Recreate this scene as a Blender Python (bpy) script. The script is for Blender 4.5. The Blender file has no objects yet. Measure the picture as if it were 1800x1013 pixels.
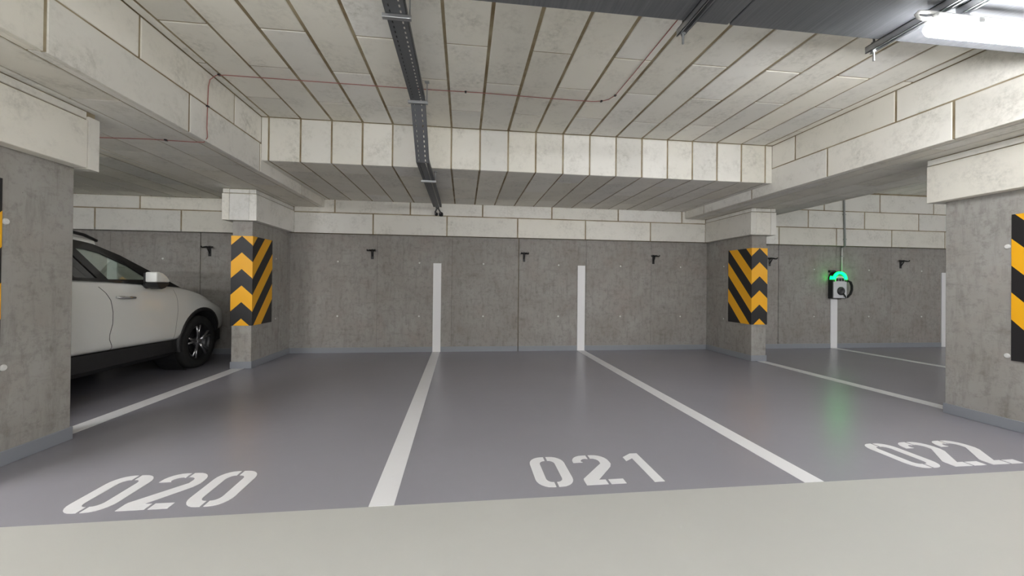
import bpy, bmesh, math, random
from mathutils import Vector, Matrix
from mathutils.bvhtree import BVHTree
random.seed(7)
sc = bpy.context.scene
COL = sc.collection

# ------------------------------------------------------------------ camera
def make_camera():
    f, yaw, pitch, roll, h, cx, cy = 689.8838, 0.1198145, 0.0049538, 0.0102694, 1.157566, 897.904, 498.2526
    fw = Vector((math.sin(yaw) * math.cos(pitch), math.cos(yaw) * math.cos(pitch), math.sin(pitch)))
    r = Vector((math.cos(yaw), -math.sin(yaw), 0)); u = r.cross(fw)
    r2 = r * math.cos(roll) + u * math.sin(roll); u2 = -r * math.sin(roll) + u * math.cos(roll)
    cd = bpy.data.cameras.new('camera'); co = bpy.data.objects.new('camera', cd); COL.objects.link(co)
    m = Matrix((r2, u2, -fw)).transposed().to_4x4(); m.translation = (0, 0, h); co.matrix_world = m
    cd.sensor_width = 36; cd.lens = f * 36 / 1800
    cd.shift_x = (900 - cx) / 1800; cd.shift_y = (cy - 506.5) / 1800
    cd.clip_start = 0.05; cd.clip_end = 100
    sc.camera = co
make_camera()

# ------------------------------------------------------------------ world, exposure, render quality
w = bpy.data.worlds.new('world'); sc.world = w; w.use_nodes = True
w.node_tree.nodes['Background'].inputs[0].default_value = (0.9, 0.95, 1, 1)
w.node_tree.nodes['Background'].inputs[1].default_value = 0.0
LAMP_POWER = 22.0          # emission strength of every tube lamp's diffuser
LAMP_TINT = (0.985, 0.985, 1.0)
vs = sc.view_settings
vs.view_transform = 'Standard'; vs.look = 'None'; vs.gamma = 1.0; vs.use_curve_mapping = False
vs.exposure = 2.9
cy_ = sc.cycles
cy_.use_denoising = True
cy_.max_bounces = 10; cy_.diffuse_bounces = 8; cy_.glossy_bounces = 4; cy_.transmission_bounces = 6; cy_.transparent_max_bounces = 8
cy_.sample_clamp_indirect = 6.0
cy_.caustics_reflective = False; cy_.caustics_refractive = False

# ------------------------------------------------------------------ materials
MATS = {}
def srgb(r, g, b):
    return tuple((c / 12.92 if c <= .04045 else ((c + .055) / 1.055) ** 2.4) for c in (r / 255, g / 255, b / 255))
class NT:
    def __init__(s, name):
        m = bpy.data.materials.new(name); m.use_nodes = True; s.m = m; s.t = m.node_tree
        s.b = s.t.nodes['Principled BSDF']; MATS[name] = m
    def n(s, typ, **kw):
        x = s.t.nodes.new(typ)
        for k, v in kw.items():
            if isinstance(k, str) and k.startswith('i_'): x.inputs[k[2:]].default_value = v
            else: setattr(x, k, v)
        return x
    def l(s, a, b): s.t.links.new(a, b)
    def set(s, **kw):
        for k, v in kw.items():
            s.b.inputs[k.replace('_', ' ')].default_value = v
    def pos(s, scale=(1, 1, 1)):
        g = s.n('ShaderNodeNewGeometry'); mp = s.n('ShaderNodeMapping'); mp.inputs['Scale'].default_value = scale
        s.l(g.outputs['Position'], mp.inputs['Vector']); return mp.outputs['Vector']
    def noise(s, vec, scale, detail=4, rough=.6):
        x = s.n('ShaderNodeTexNoise'); x.inputs['Scale'].default_value = scale; x.inputs['Detail'].default_value = detail
        x.inputs['Roughness'].default_value = rough; s.l(vec, x.inputs['Vector']); return x.outputs['Fac']
    def ramp(s, fac, p0, p1, c0=(0, 0, 0, 1), c1=(1, 1, 1, 1)):
        x = s.n('ShaderNodeValToRGB'); e = x.color_ramp.elements
        e[0].position = p0; e[1].position = p1; e[0].color = c0; e[1].color = c1
        s.l(fac, x.inputs['Fac']); return x.outputs['Color']
    def mix(s, fac, a, b, blend='MIX'):
        x = s.n('ShaderNodeMix', data_type='RGBA', blend_type=blend)
        for sock, v in ((x.inputs[0], fac), (x.inputs[6], a), (x.inputs[7], b)):
            if hasattr(v, 'links') or hasattr(v, 'is_linked'): s.l(v, sock)
            elif isinstance(v, tuple): sock.default_value = v if len(v) == 4 else v + (1,)
            else: sock.default_value = v
        return x.outputs[2]
    def bump(s, h, strength=.2, dist=.01):
        x = s.n('ShaderNodeBump'); x.inputs['Strength'].default_value = strength; x.inputs['Distance'].default_value = dist
        s.l(h, x.inputs['Height']); s.l(x.outputs['Normal'], s.b.inputs['Normal'])
    def col(s, c): s.l(c, s.b.inputs['Base Color'])

def plain(name, c, rough=.5, metal=0.0, coat=0.0, spec=.5):
    t = NT(name); t.set(Base_Color=c + (1,), Roughness=rough, Metallic=metal); t.b.inputs['Coat Weight'].default_value = coat
    t.b.inputs['Specular IOR Level'].default_value = spec
    if coat: t.b.inputs['Coat Roughness'].default_value = .05
    return t.m

def mat_board(name, base, dirt, rnd=.16):
    t = NT(name); p = t.pos()
    oi = t.n('ShaderNodeObjectInfo')
    warm = tuple(x * k for x, k in zip(base, (.99, .97, .915))); cool = tuple(x * k for x, k in zip(base, (1.0, 1.0, 1.0)))
    hue = t.n('ShaderNodeMath', operation='FRACT'); hm = t.n('ShaderNodeMath', operation='MULTIPLY'); hm.inputs[1].default_value = 7.31
    t.l(oi.outputs['Random'], hm.inputs[0]); t.l(hm.outputs[0], hue.inputs[0])
    base_c = t.mix(hue.outputs[0], warm, cool)
    tone = t.ramp(oi.outputs['Random'], 0, 1, (1 - rnd, 1 - rnd, 1 - rnd, 1), (1, 1, 1, 1))
    a = t.ramp(t.noise(p, 3.4, 6, .65), .46, .74)
    g = t.ramp(t.noise(p, 26, 4, .7), .40, .70)
    am = t.n('ShaderNodeMath', operation='MULTIPLY'); t.l(a, am.inputs[0]); t.l(g, am.inputs[1])
    am2 = t.n('ShaderNodeMath', operation='MULTIPLY'); am2.inputs[1].default_value = .75; t.l(am.outputs[0], am2.inputs[0])
    c = t.mix(am2.outputs[0], base_c, dirt)
    c = t.mix(1.0, c, tone, 'MULTIPLY')
    t.col(c); t.set(Roughness=.9); t.b.inputs['Specular IOR Level'].default_value = .15
    t.bump(t.noise(p, 60, 4, .7), .12, .003)
    return t.m
mat_board('board', (.85, .84, .805), (.40, .39, .34))
mat_board('board_white', (.72, .715, .70), (.5, .49, .46), .05)

def mat_concrete(name, base, dark, warm):
    t = NT(name)
    pv = t.pos((1.0, 1.0, .22)); ph = t.pos((.35, .35, 1.6)); p = t.pos()
    oi = t.n('ShaderNodeObjectInfo')
    tone = t.ramp(oi.outputs['Random'], 0, 1, (.93, .93, .93, 1), (1.02, 1.02, 1.02, 1))
    def amt(x, k):
        m = t.n('ShaderNodeMath', operation='MULTIPLY'); m.inputs[1].default_value = k; t.l(x, m.inputs[0]); return m.outputs[0]
    blot = t.ramp(t.noise(p, 1.6, 7, .62), .36, .66)
    c = t.mix(amt(blot, .8), base, warm)
    red = t.ramp(t.noise(p, 2.7, 5, .6), .52, .70)
    c = t.mix(amt(red, .30), c, (base[0] * .95, base[1] * .80, base[2] * .76))
    streak = t.ramp(t.noise(pv, 14, 6, .7), .50, .72)
    c = t.mix(amt(streak, .5), c, dark)
    hz = t.ramp(t.noise(ph, 5, 6, .7), .56, .74)
    c = t.mix(amt(hz, .5), c, dark)
    fine = t.ramp(t.noise(p, 15, 7, .74), .50, .68)
    c = t.mix(amt(fine, .5), c, dark)
    pit = t.ramp(t.noise(p, 46, 2, .5), .77, .80)
    c = t.mix(amt(pit, .8), c, tuple(x * .55 for x in dark))
    c = t.mix(1.0, c, tone, 'MULTIPLY')
    t.col(c); t.set(Roughness=.82); t.b.inputs['Specular IOR Level'].default_value = .25
    t.bump(t.noise(p, 45, 5, .7), .12, .004)
    return t.m
mat_concrete('concrete', (.365, .352, .333), (.165, .155, .14), (.29, .265, .243))
mat_concrete('concrete_pier', (.39, .38, .358), (.185, .175, .155), (.32, .296, .268))

def mat_floor(name, base, var, rough):
    t = NT(name); p = t.pos()
    a = t.ramp(t.noise(p, .7, 4, .5), .3, .7)
    c = t.mix(a, tuple(x * var for x in base), base)
    g = t.ramp(t.noise(p, 11, 6, .7), .35, .7)
    gm = t.n('ShaderNodeMath', operation='MULTIPLY'); gm.inputs[1].default_value = .5; t.l(g, gm.inputs[0])
    c = t.mix(gm.outputs[0], c, tuple(x * (var * .5 + .5) * .97 for x in base))
    t.col(c)
    t.b.inputs['Roughness'].default_value = rough
    t.b.inputs['Specular IOR Level'].default_value = .5
    t.bump(t.noise(p, 4, 2, .5), .02, .01)
    return t.m
mat_floor('floor_grey', (.258, .252, .282), .93, .27)
mat_floor('floor_beige', (.42, .42, .395), .95, .42)
def mat_paint():
    t = NT('paint_white'); p = t.pos()
    s = t.ramp(t.noise(t.pos((1, 2.2, 1)), 7, 6, .72), .60, .82)
    sm = t.n('ShaderNodeMath', operation='MULTIPLY'); sm.inputs[1].default_value = .35; t.l(s, sm.inputs[0])
    t.col(t.mix(sm.outputs[0], (.66, .66, .67), (.42, .41, .40))); t.set(Roughness=.42)
mat_paint()
plain('wall_paint_white', (.84, .84, .85), .5)
def mat_joint():
    t = NT('joint_glue'); p = t.pos()
    a = t.ramp(t.noise(p, 3.2, 4, .6), .35, .65)
    t.col(t.mix(a, (.23, .175, .105), (.40, .345, .24))); t.set(Roughness=.95); t.b.inputs['Specular IOR Level'].default_value = .1
mat_joint()
plain('slab', (.42, .41, .38), .9)
plain('baseboard_grey', (.27, .285, .315), .38)
plain('hazard_black', (.018, .017, .018), .45)
plain('hazard_yellow', (.95, .47, .012), .42)
plain('plug_white', (.70, .70, .68), .6)
plain('metal_dark', (.12, .125, .135), .5, .2)
plain('metal_galv', (.42, .43, .44), .38, .85)
plain('black_plastic', (.014, .014, .015), .4)
plain('black_rubber', (.012, .012, .012), .8)
plain('cable_grey', (.10, .10, .105), .6)
plain('cable_red', (.36, .14, .12), .6)
plain('cable_white', (.62, .62, .60), .5)
plain('lamp_housing', (.56, .57, .56), .4)
plain('pipe_grey', (.33, .34, .34), .5)
plain('charger_white', (.66, .68, .70), .35)
plain('charger_dark', (.02, .021, .024), .35)
plain('car_white', (.80, .81, .78), .28, 0, .7)
plain('car_black', (.016, .016, .017), .5)
plain('car_gloss_black', (.012, .012, .013), .15)
plain('chrome', (.75, .76, .77), .15, 1.0)
plain('rim_silver', (.42, .42, .43), .3, .9)
plain('rim_dark', (.04, .04, .042), .4, .6)
plain('interior_dark', (.03, .03, .032), .8)
plain('headlamp', (.5, .52, .55), .1, .4)
def mat_duct():
    t = NT('duct_metal'); p = t.pos((26, .9, 1))
    a = t.ramp(t.noise(p, 3.0, 4, .6), .35, .75)
    t.col(t.mix(a, (.125, .13, .143), (.18, .185, .195))); t.set(Roughness=.45, Metallic=.25)
    t.bump(t.noise(p, 2.0, 3, .6), .12, .006)
mat_duct()
def mat_emit(name, c, s):
    t = NT(name); t.set(Base_Color=c + (1,), Roughness=.5)
    t.b.inputs['Emission Color'].default_value = c + (1,); t.b.inputs['Emission Strength'].default_value = s
mat_emit('lamp_diffuser', LAMP_TINT, LAMP_POWER)
mat_emit('lamp_diffuser_soft', LAMP_TINT, LAMP_POWER * .52)
mat_emit('green_light', (.0, 1.0, .055), 1.7)
def mat_glass(name, tint, refl=.06):
    t = NT(name); nt = t.t
    tr = t.n('ShaderNodeBsdfTransparent'); tr.inputs[0].default_value = tint + (1,)
    gl = t.n('ShaderNodeBsdfGlossy'); gl.inputs['Roughness'].default_value = .02
    lw = t.n('ShaderNodeLayerWeight'); lw.inputs['Blend'].default_value = .25
    fr = t.n('ShaderNodeMapRange'); fr.inputs['To Min'].default_value = .04; fr.inputs['To Max'].default_value = .45; t.l(lw.outputs['Facing'], fr.inputs['Value'])
    mx = t.n('ShaderNodeMixShader'); t.l(fr.outputs[0], mx.inputs[0]); t.l(tr.outputs[0], mx.inputs[1]); t.l(gl.outputs[0], mx.inputs[2])
    t.l(mx.outputs[0], nt.nodes['Material Output'].inputs['Surface'])
mat_glass('glass_clear', (.90, .96, .92)); mat_glass('glass_privacy', (.06, .065, .065))

# ------------------------------------------------------------------ object helpers
def tag(o, label=None, cat=None, group=None, kind=None):
    if label: o['label'] = label
    if cat: o['category'] = cat
    if group: o['group'] = group
    if kind: o['kind'] = kind
    return o
def link(name, me, mat=None, parent=None, loc=None):
    o = bpy.data.objects.new(name, me); COL.objects.link(o)
    if mat is not None and me is not None and len(me.materials) == 0: me.materials.append(MATS[mat])
    if parent is not None: o.parent = parent
    if loc is not None: o.location = loc
    return o
def empty(name, loc=(0, 0, 0), rz=0):
    o = bpy.data.objects.new(name, None); COL.objects.link(o); o.location = loc; o.rotation_euler = (0, 0, rz)
    o.empty_display_size = .1; return o
def mesh(verts, faces, smooth=False):
    me = bpy.data.meshes.new('mesh'); me.from_pydata([tuple(v) for v in verts], [], faces); me.validate()
    bm = bmesh.new(); bm.from_mesh(me); bmesh.ops.recalc_face_normals(bm, faces=bm.faces); bm.to_mesh(me); bm.free()
    if smooth:
        for p in me.polygons: p.use_smooth = True
    me.update(); return me
def join(*parts):
    V, F = [], []
    for v, f in parts:
        k = len(V); V += list(v); F += [tuple(i + k for i in q) for q in f]
    return V, F
def box(p0, p1, bev=0.0):
    x0, y0, z0 = (min(a, b) for a, b in zip(p0, p1)); x1, y1, z1 = (max(a, b) for a, b in zip(p0, p1))
    if bev <= 0:
        v = [(x0, y0, z0), (x1, y0, z0), (x1, y1, z0), (x0, y1, z0), (x0, y0, z1), (x1, y0, z1), (x1, y1, z1), (x0, y1, z1)]
        return v, [(0, 3, 2, 1), (4, 5, 6, 7), (0, 1, 5, 4), (1, 2, 6, 5), (2, 3, 7, 6), (3, 0, 4, 7)]
    bm = bmesh.new(); r = bmesh.ops.create_cube(bm, size=1)
    for q in bm.verts: q.co = ((x0 + x1) / 2 + q.co.x * (x1 - x0), (y0 + y1) / 2 + q.co.y * (y1 - y0), (z0 + z1) / 2 + q.co.z * (z1 - z0))
    bmesh.ops.bevel(bm, geom=list(bm.edges), offset=bev, segments=2, affect='EDGES', profile=.5)
    bm.verts.index_update(); v = [tuple(q.co) for q in bm.verts]; f = [tuple(q.index for q in p.verts) for p in bm.faces]; bm.free()
    return v, f
def tube(pts, r, n=10, cap=True, closed=False):
    pts = [Vector(p) for p in pts]; V, F = [], []; m = len(pts)
    rs = r if isinstance(r, (list, tuple)) else [r] * m
    t0 = (pts[1] - pts[0]).normalized(); up = Vector((0, 0, 1)) if abs(t0.z) < .9 else Vector((1, 0, 0))
    nrm = t0.cross(up).normalized()
    for i, p in enumerate(pts):
        if closed: t = (pts[(i + 1) % m] - pts[i - 1]).normalized()
        else: t = (pts[min(i + 1, m - 1)] - pts[max(i - 1, 0)]).normalized()
        nrm = (nrm - t * nrm.dot(t)).normalized(); b = t.cross(nrm)
        for k in range(n):
            a = 2 * math.pi * k / n; V.append(p + (nrm * math.cos(a) + b * math.sin(a)) * rs[i])
    for i in range(m if closed else m - 1):
        j = (i + 1) % m
        for k in range(n): F.append((i * n + k, i * n + (k + 1) % n, j * n + (k + 1) % n, j * n + k))
    if cap and not closed: F += [tuple(range(n)), tuple((m - 1) * n + k for k in reversed(range(n)))]
    return V, F
def lathe(prof, n=32, axis='x', c=(0, 0, 0)):
    V, F = [], []; m = len(prof)
    for k in range(n):
        a = 2 * math.pi * k / n
        for (d, r) in prof:
            q = {'x': (d, r * math.cos(a), r * math.sin(a)), 'y': (r * math.cos(a), d, r * math.sin(a)), 'z': (r * math.cos(a), r * math.sin(a), d)}[axis]
            V.append(tuple(q[i] + c[i] for i in range(3)))
    for k in range(n):
        k2 = (k + 1) % n
        for i in range(m - 1): F.append((k * m + i, k * m + i + 1, k2 * m + i + 1, k2 * m + i))
    return V, F
def prism(poly, fn, t0, t1):
    """extrude a 2D polygon; fn(u, v, t) -> 3D point"""
    n = len(poly); V = [fn(u, v, t0) for u, v in poly] + [fn(u, v, t1) for u, v in poly]
    return V, [tuple(range(n)), tuple(n + i for i in reversed(range(n)))] + [(i, (i + 1) % n, n + (i + 1) % n, n + i) for i in range(n)]

BOARD_CACHE = {}
def board(name, parent, p0, p1, face, mat='board', bev=.004):
    """a slab piece whose visible face points along `face` ('-z', '-y', '+x', '-x') with a small chamfer round that face"""
    lo = [min(a, b) for a, b in zip(p0, p1)]; hi = [max(a, b) for a, b in zip(p0, p1)]
    c = [(a + b) / 2 for a, b in zip(lo, hi)]; h = [(b - a) / 2 for a, b in zip(lo, hi)]
    key = (tuple(round(x, 4) for x in h), face, mat)
    if key not in BOARD_CACHE:
        ax = 'xyz'.index(face[1]); s = -1 if face[0] == '-' else 1; o = [i for i in range(3) if i != ax]
        V = []
        for d, ins in ((-s * h[ax], 0), (s * (h[ax] - bev), 0), (s * h[ax], bev)):
            for su, sv in ((-1, -1), (1, -1), (1, 1), (-1, 1)):
                q = [0, 0, 0]; q[ax] = d; q[o[0]] = su * (h[o[0]] - ins); q[o[1]] = sv * (h[o[1]] - ins); V.append(q)
        F = [(0, 1, 2, 3), (8, 9, 10, 11)]
        for r in (0, 4):
            for i in range(4): F.append((r + i, r + (i + 1) % 4, r + 4 + (i + 1) % 4, r + 4 + i))
        me = mesh(V, F); me.materials.append(MATS[mat]); BOARD_CACHE[key] = me
    return link(name, BOARD_CACHE[key], None, parent, c)

# ================================================================== THE PLACE
# X runs along the back wall, Y towards it, Z up.  Back wall face y = 6.85
D = 6.853
XL, XR = -11.9, 12.2
YF = 2.113            # edge between bay paint and aisle paint
ZU, ZL, ZB = 3.03, 2.535, 2.405     # upper ceiling, dropped ceiling, underside of the beams
YS = 4.716            # face of the ceiling drop
YB = -10.0             # wall behind the camera
TH = .09              # thickness of the insulation
J = .011              # half a joint

# ---- floor
fl = link('floor', mesh(*box((XL, YF, -.12), (XR, D + .2, 0))), 'floor_grey')
tag(fl, 'grey glossy epoxy floor of the parking bays', 'floor', kind='structure')
fa = link('floor_aisle', mesh(*box((XL, YB - .2, -.12), (XR, YF, 0))), 'floor_beige')
tag(fa, 'pale beige floor of the driving aisle in front', 'floor', kind='structure')

# ---- walls
wb = link('wall_back', mesh(*box((XL, D + .02, 0), (XR, D + .2, 3.2))), 'joint_glue')
tag(wb, 'grey cast concrete rear wall with pale insulation blocks along its top', 'wall', kind='structure')
PX = [-11.9, -10.6, -9.4, -8.1, -6.8, -5.5, -4.2, -3.0, -1.45, -.2, .962, 2.19, 3.42, 4.65, 5.99, 7.22, 8.45, 9.7, 11.0, 12.2]
for a, b in zip(PX[:-1], PX[1:]):
    ga = .006 if a in (-4.2, .962, 5.99) else .0012
    gb = .006 if b in (-4.2, .962, 5.99) else .0012
    board('wall_panel', wb, (a + ga, D, 0), (b - gb, D + .03, 2.1), '-y', 'concrete', .002)
plug_me = mesh(*lathe([(-.006, .001), (-.006, .012), (0, .015), (.004, .015)], 12, 'y'))
plug_me.materials.append(MATS['plug_white'])
for x in (-4.75, -3.45, -2.087, -.751, .343, 1.682, 2.835, 3.995, 6.75, 7.95, 9.15):
    for z in (1.525, .612): link('tie_plug', plug_me, None, wb, (x, D, z))
bb = link('baseboard_back', mesh(*join(*[box((a, D - .012, 0), (b, D + .02, .088)) for a, b in ((XL, .955), (.969, XR))])), 'baseboard_grey')
tag(bb, 'low grey painted upstand along the rear wall', 'baseboard', kind='structure')
# insulation blocks on the wall head
def courses(parent, rows, y0, y1):
    for z0, z1, xs in rows:
        for a, b in zip(xs[:-1], xs[1:]):
            if b - a > .03: board('insulation_block', parent, (a + J, y0, z0 + .008), (b - J, y1, z1 - .008), '-y')
PIT = 1.2165
r1 = [-2.76] + [-1.508 + PIT * k for k in range(5)] + [4.43]
r2 = [-2.76] + [-2.12 + PIT * k for k in range(6)] + [4.43]
link('joint_bed', mesh(*box((XL, D - TH + .007, 1.985), (XR, D + .03, 3.1))), 'joint_glue', wb)
courses(wb, [(1.978, 2.325, r1), (2.325, 2.545, r2)], D - TH, D - .06)
r1 = [5.92 + PIT * (k - 1) for k in range(6)]; r1[0] = 4.86
r2 = [4.86] + [6.53 - PIT + PIT * k for k in range(6)]
r3 = [4.86] + [6.87 - PIT + PIT * k for k in range(5)]
courses(wb, [(1.978, 2.318, [r1[0], 5.92] + r1[2:]), (2.318, 2.655, r2), (2.655, 3.01, r3)], D - TH, D - .06)
courses(wb, [(1.945, 2.292, [-9.3, -8.08, -6.87, -5.652, -4.434, -3.19]), (2.292, 2.50, [-9.3, -8.68, -7.46, -6.24, -5.025, -3.81, -3.19])], D - TH, D - .06)

wl = link('wall_left', mesh(*box((XL - .2, YB - .2, 0), (XL, D + .2, 3.2))), 'board_white'); tag(wl, 'end wall far left of the garage, made white to bounce light', 'wall', kind='structure')  # out-of-view walls: white chosen to raise the bounce light
wr = link('wall_right', mesh(*box((XR, YB - .2, 0), (XR + .2, D + .2, 3.2))), 'board_white'); tag(wr, 'end wall far right of the garage, made white to bounce light', 'wall', kind='structure')
wf = link('wall_front', mesh(*box((XL, YB - .2, 0), (XR, YB, 3.2))), 'board_white'); tag(wf, 'wall opposite the bays behind the viewer, made white to bounce light', 'wall', kind='structure')

# ---- upper ceiling
ce = link('ceiling', mesh(*box((XL - .2, 1.0, ZU + .008), (XR + .2, D + .2, ZU + .25))), 'joint_glue')
tag(ce, 'high ceiling of long off-white insulation boards with brown joints', 'ceiling', kind='structure')
BW, BX0 = .3403, -1.863
CX = [-2.28] + [BX0 + BW * i for i in range(-1, 18)] + [4.02]
def ceil_boards(parent, xs, y0, y1, z, starts, pit, jx=.0135, jy=.008, first_odd=0):
    for i, (a, b) in enumerate(zip(xs[:-1], xs[1:])):
        s = starts[(i + first_odd) % 2]; cuts = []
        k = -6
        while s + k * pit < y1:
            if s + k * pit > y0 + .05: cuts.append(s + k * pit)
            k += 1
        cuts = [y0] + [c + random.uniform(-.012, .012) for c in cuts if c < y1 - .05] + [y1]
        ja = .004 if i == 0 else jx * random.uniform(.75, 1.15); jb = .004 if i == len(xs) - 2 else jx * random.uniform(.75, 1.15)
        for c0, c1 in zip(cuts[:-1], cuts[1:]):
            board('board', parent, (a + ja, c0 + (jy if c0 > y0 else 0), z), (b - jb, c1 - (jy if c1 < y1 else .004), z + .03), '-z')
# columns between joint i and i+1: odd -> 3.09 / 4.25, even -> 3.64
ceil_boards(ce, CX, 1.05, YS, ZU, (3.64, 3.09), 1.163, first_odd=0)
# right-hand bay keeps the high ceiling up to the wall
xs = [5.32 + BW * k for k in range(20)]
ceil_boards(ce, xs, 2.1, D - TH, ZU - .004, (3.3, 3.9), 1.163)
for xs in ([-2.28 - BW * k for k in range(29)][::-1], [4.02 + BW * k for k in range(25)]):
    ceil_boards(ce, xs, 1.05, 2.13, ZU, (1.6, 2.9), 1.163)
ca = link('ceiling_aisle', mesh(*box((XL - .2, YB - .2, ZU), (XR + .2, 1.05, ZU + .2))), 'board')
tag(ca, 'pale ceiling over the driving aisle', 'ceiling', kind='structure')

# ---- dropped ceiling along the wall with its face of short boards
cd_ = link('ceiling_dropped', mesh(*box((-2.28, YS + .007, ZL + .008), (4.02, D - .02, ZU + .05))), 'joint_glue')
tag(cd_, 'lower ceiling strip at the rear wall with a face of upright boards', 'ceiling', kind='structure')
for i, (a, b) in enumerate(zip(CX[:-1], CX[1:])):
    ja = .003 if i == 0 else .010 * random.uniform(.8, 1.15); jb = .003 if i == len(CX) - 2 else .010 * random.uniform(.8, 1.15)
    board('face_board', cd_, (a + ja, YS, ZL + .0), (b - jb, YS + .03, ZU - .006), '-y')
ceil_boards(cd_, CX, YS + .032, D - TH, ZL, (5.13, 5.72), 1.163, jx=.0115, jy=.006, first_odd=1)

# ---- left bay: lower ceiling too
cl = link('ceiling_side_bay', mesh(*box((XL, 2.13, ZL - .032), (-3.45, D, ZU + .05))), 'joint_glue')
tag(cl, 'dim low board ceiling over the parked car', 'ceiling', kind='structure')
xs = [-3.45 - .352 * k for k in range(24)][::-1]
for k in range(7):
    board('face_board', cl, (-3.46 - 1.2 * k, 2.10, ZL - .04), (-3.46 - 1.2 * (k + 1) + .016, 2.13, ZU - .006), '-y')
ceil_boards(cl, xs, 2.13, D - TH, ZL - .04, (5.3, 5.9), 1.163)

# ---- beams along Y with block sides and board undersides
def beam(name, x0, x1, vis, label, us, cut1, cut2):
    bo = link(name, mesh(*box((x0 + .007, 2.13, ZB + .007), (x1 - .007, D - TH, ZU + .05))), 'joint_glue')
    tag(bo, label, 'beam', kind='structure')
    for xf, d, face in ((x0, 1, '-x'), (x1, -1, '+x')):
        for z0, z1, cuts in ((ZB, 2.735, cut1), (2.735, ZU - .004, cut2)):
            ys = [2.13] + cuts + [D - TH]
            for a, b in zip(ys[:-1], ys[1:]):
                zt = z1
                if z1 > 2.8 and a >= YS - .02 and ((face == '+x' and vis == 'r') or (face == '-x' and vis == 'l')): continue
                board('side_block', bo, (xf, a + .010, z0 + .001), (xf + d * .03, b - .010, zt - (.012 if z1 < 2.8 else 0)), face)
    # near end of the beam
    for z0, z1, xc in ((ZB, 2.735, [x0, (x0 + x1) / 2, x1]), (2.735, ZU - .004, [x0, x0 + .35, x1 - .35, x1])):
        for a, b in zip(xc[:-1], xc[1:]): board('end_block', bo, (a + .008, 2.10, z0), (b - .008, 2.13, z1 - .012), '-y')
    # undersides
    n = 0
    for a, b in zip(us[:-1], us[1:]):
        ys = [2.13, 2.42 + .6 * (n % 2)]
        while ys[-1] + PIT < D - TH: ys.append(ys[-1] + 1.163)
        ys[-1] = D - TH; n += 1
        for c, d in zip(ys[:-1], ys[1:]):
            board('soffit_board', bo, (max(a + .008, x0 + .032), c + .005, ZB), (min(b - .008, x1 - .032), d - .005, ZB + .03), '-z')
    return bo
beam('beam_left', -3.45, -2.28, 'r', 'deep pale block beam on the left running to the rear wall',
     [-3.45, -3.39, -3.045, -2.695, -2.372, -2.28], [2.428, 3.56, 4.70, 5.85], [3.05, 4.20, 4.73, 5.3])
beam('beam_right', 4.02, 5.32, 'l', 'deep pale block beam on the right running to the rear wall',
     [4.02, 4.11, 4.28, 4.62, 4.96, 5.24, 5.32], [2.79, 3.93, 5.09, 6.2], [3.23, 4.36, 4.73, 5.5])

# ---- pillars (short wall piers) with insulated heads
HB0, HB1 = .577, 1.785
def stripes(fn, w, spec):
    pass
def pillar(x0, x1, y0, y1, label, cap_x, name='pillar', wall=False, lap=False):
    o = empty(name, ((x0 + x1) / 2, y0, 0)); tag(o, label, 'pillar', 'concrete pillars between the bays', 'structure')
    bx, by = (x0 + x1) / 2, y0
    def L(p): return (p[0] - bx, p[1] - by, p[2])
    link('shaft', mesh(*box(L((x0, y0, 0)), L((x1, y1, ZB + .0)), .006)), 'concrete_pier', o)
    e = .010
    link('baseboard', mesh(*box(L((x0 - e, y0 - e, 0)), L((x1 + e, y1 + (0 if wall else e), .092)), .004)), 'baseboard_grey', o)
    ct = TH
    zc0, zc1 = 1.985, 2.335
    # head blocks: two long sides, ends with corner strips, thin filler course above
    yA, yB = y0 - ct, (y1 if wall else y1 + ct)
    for side, fx in ((x0 - ct, '-x'), (x1 + ct, '+x')):
        inner = x0 if fx == '-x' else x1
        yb = yB - (TH if wall else 0) - (ct + .006 if lap else 0)
        ys = [yA, yb] if yb - yA < 1.3 else [yA, yA + .6, yb]
        for a, b in zip(ys[:-1], ys[1:]):
            q = board('head_block', o, (side, a, zc0), (inner, b, zc1), fx); q.location -= Vector((bx, by, 0))
        q = board('head_filler', o, (side + (.008 if fx == '-x' else -.008), yA + .004, zc1 + .010), (inner, yb, ZB - .008), fx); q.location -= Vector((bx, by, 0))
    ends = [(yA, y0, '-y')] + ([] if wall else [(y1, yB, '+y')])
    for a, b, fc in ends:
        e_ = ct if lap and fc == '+y' else -.003; q = board('head_block', o, (x0 - e_, a, zc0 - (.004 if e_ > 0 else 0)), (x1 + e_, b, zc1 + (.03 if e_ > 0 else 0)), fc); q.location -= Vector((bx, by, 0))
        q = board('head_filler', o, (x0 + .004, a + .004, zc1 + .010), (x1 - .004, b - .004, ZB - .008), fc); q.location -= Vector((bx, by, 0))
    link('joint_bed', mesh(*box(L((x0 - ct + .02, yA + .02, zc1 - .01)), L((x1 + ct - .02, yB - .02, ZB)))), 'joint_glue', o)
    return o, L
p_fl, Lfl = pillar(-3.088, -2.838, 5.68, D, 'concrete pillar at the rear wall beside the white car', 0, wall=True)
p_fr, Lfr = pillar(4.512, 4.762, 5.69, D, 'concrete pillar at the rear wall left of the green-lit charger', 0, wall=True)
p_nl, Lnl = pillar(-3.088, -2.838, 2.235, 3.232, 'near concrete pillar at the left edge hiding the car rear', 0, lap=True)
p_nr, Lnr = pillar(4.512, 4.762, 2.19, 3.185, 'near concrete pillar at the right edge under the lamp glow', 0)
plug_big = mesh(*lathe([(.010, .001), (.010, .014), (.004, .020), (-.004, .021)], 14, 'x')); plug_big.materials.append(MATS['plug_white'])
for (o, L, x, y, s) in ((p_nl, Lnl, -2.838, 2.803, 1), (p_nr, Lnr, 4.512, 2.760, -1)):
    for z in (1.523, .612):
        q = link('tie_plug', plug_big, None, o, L((x, y, z))); q.scale = (s, 1, 1)
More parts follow.
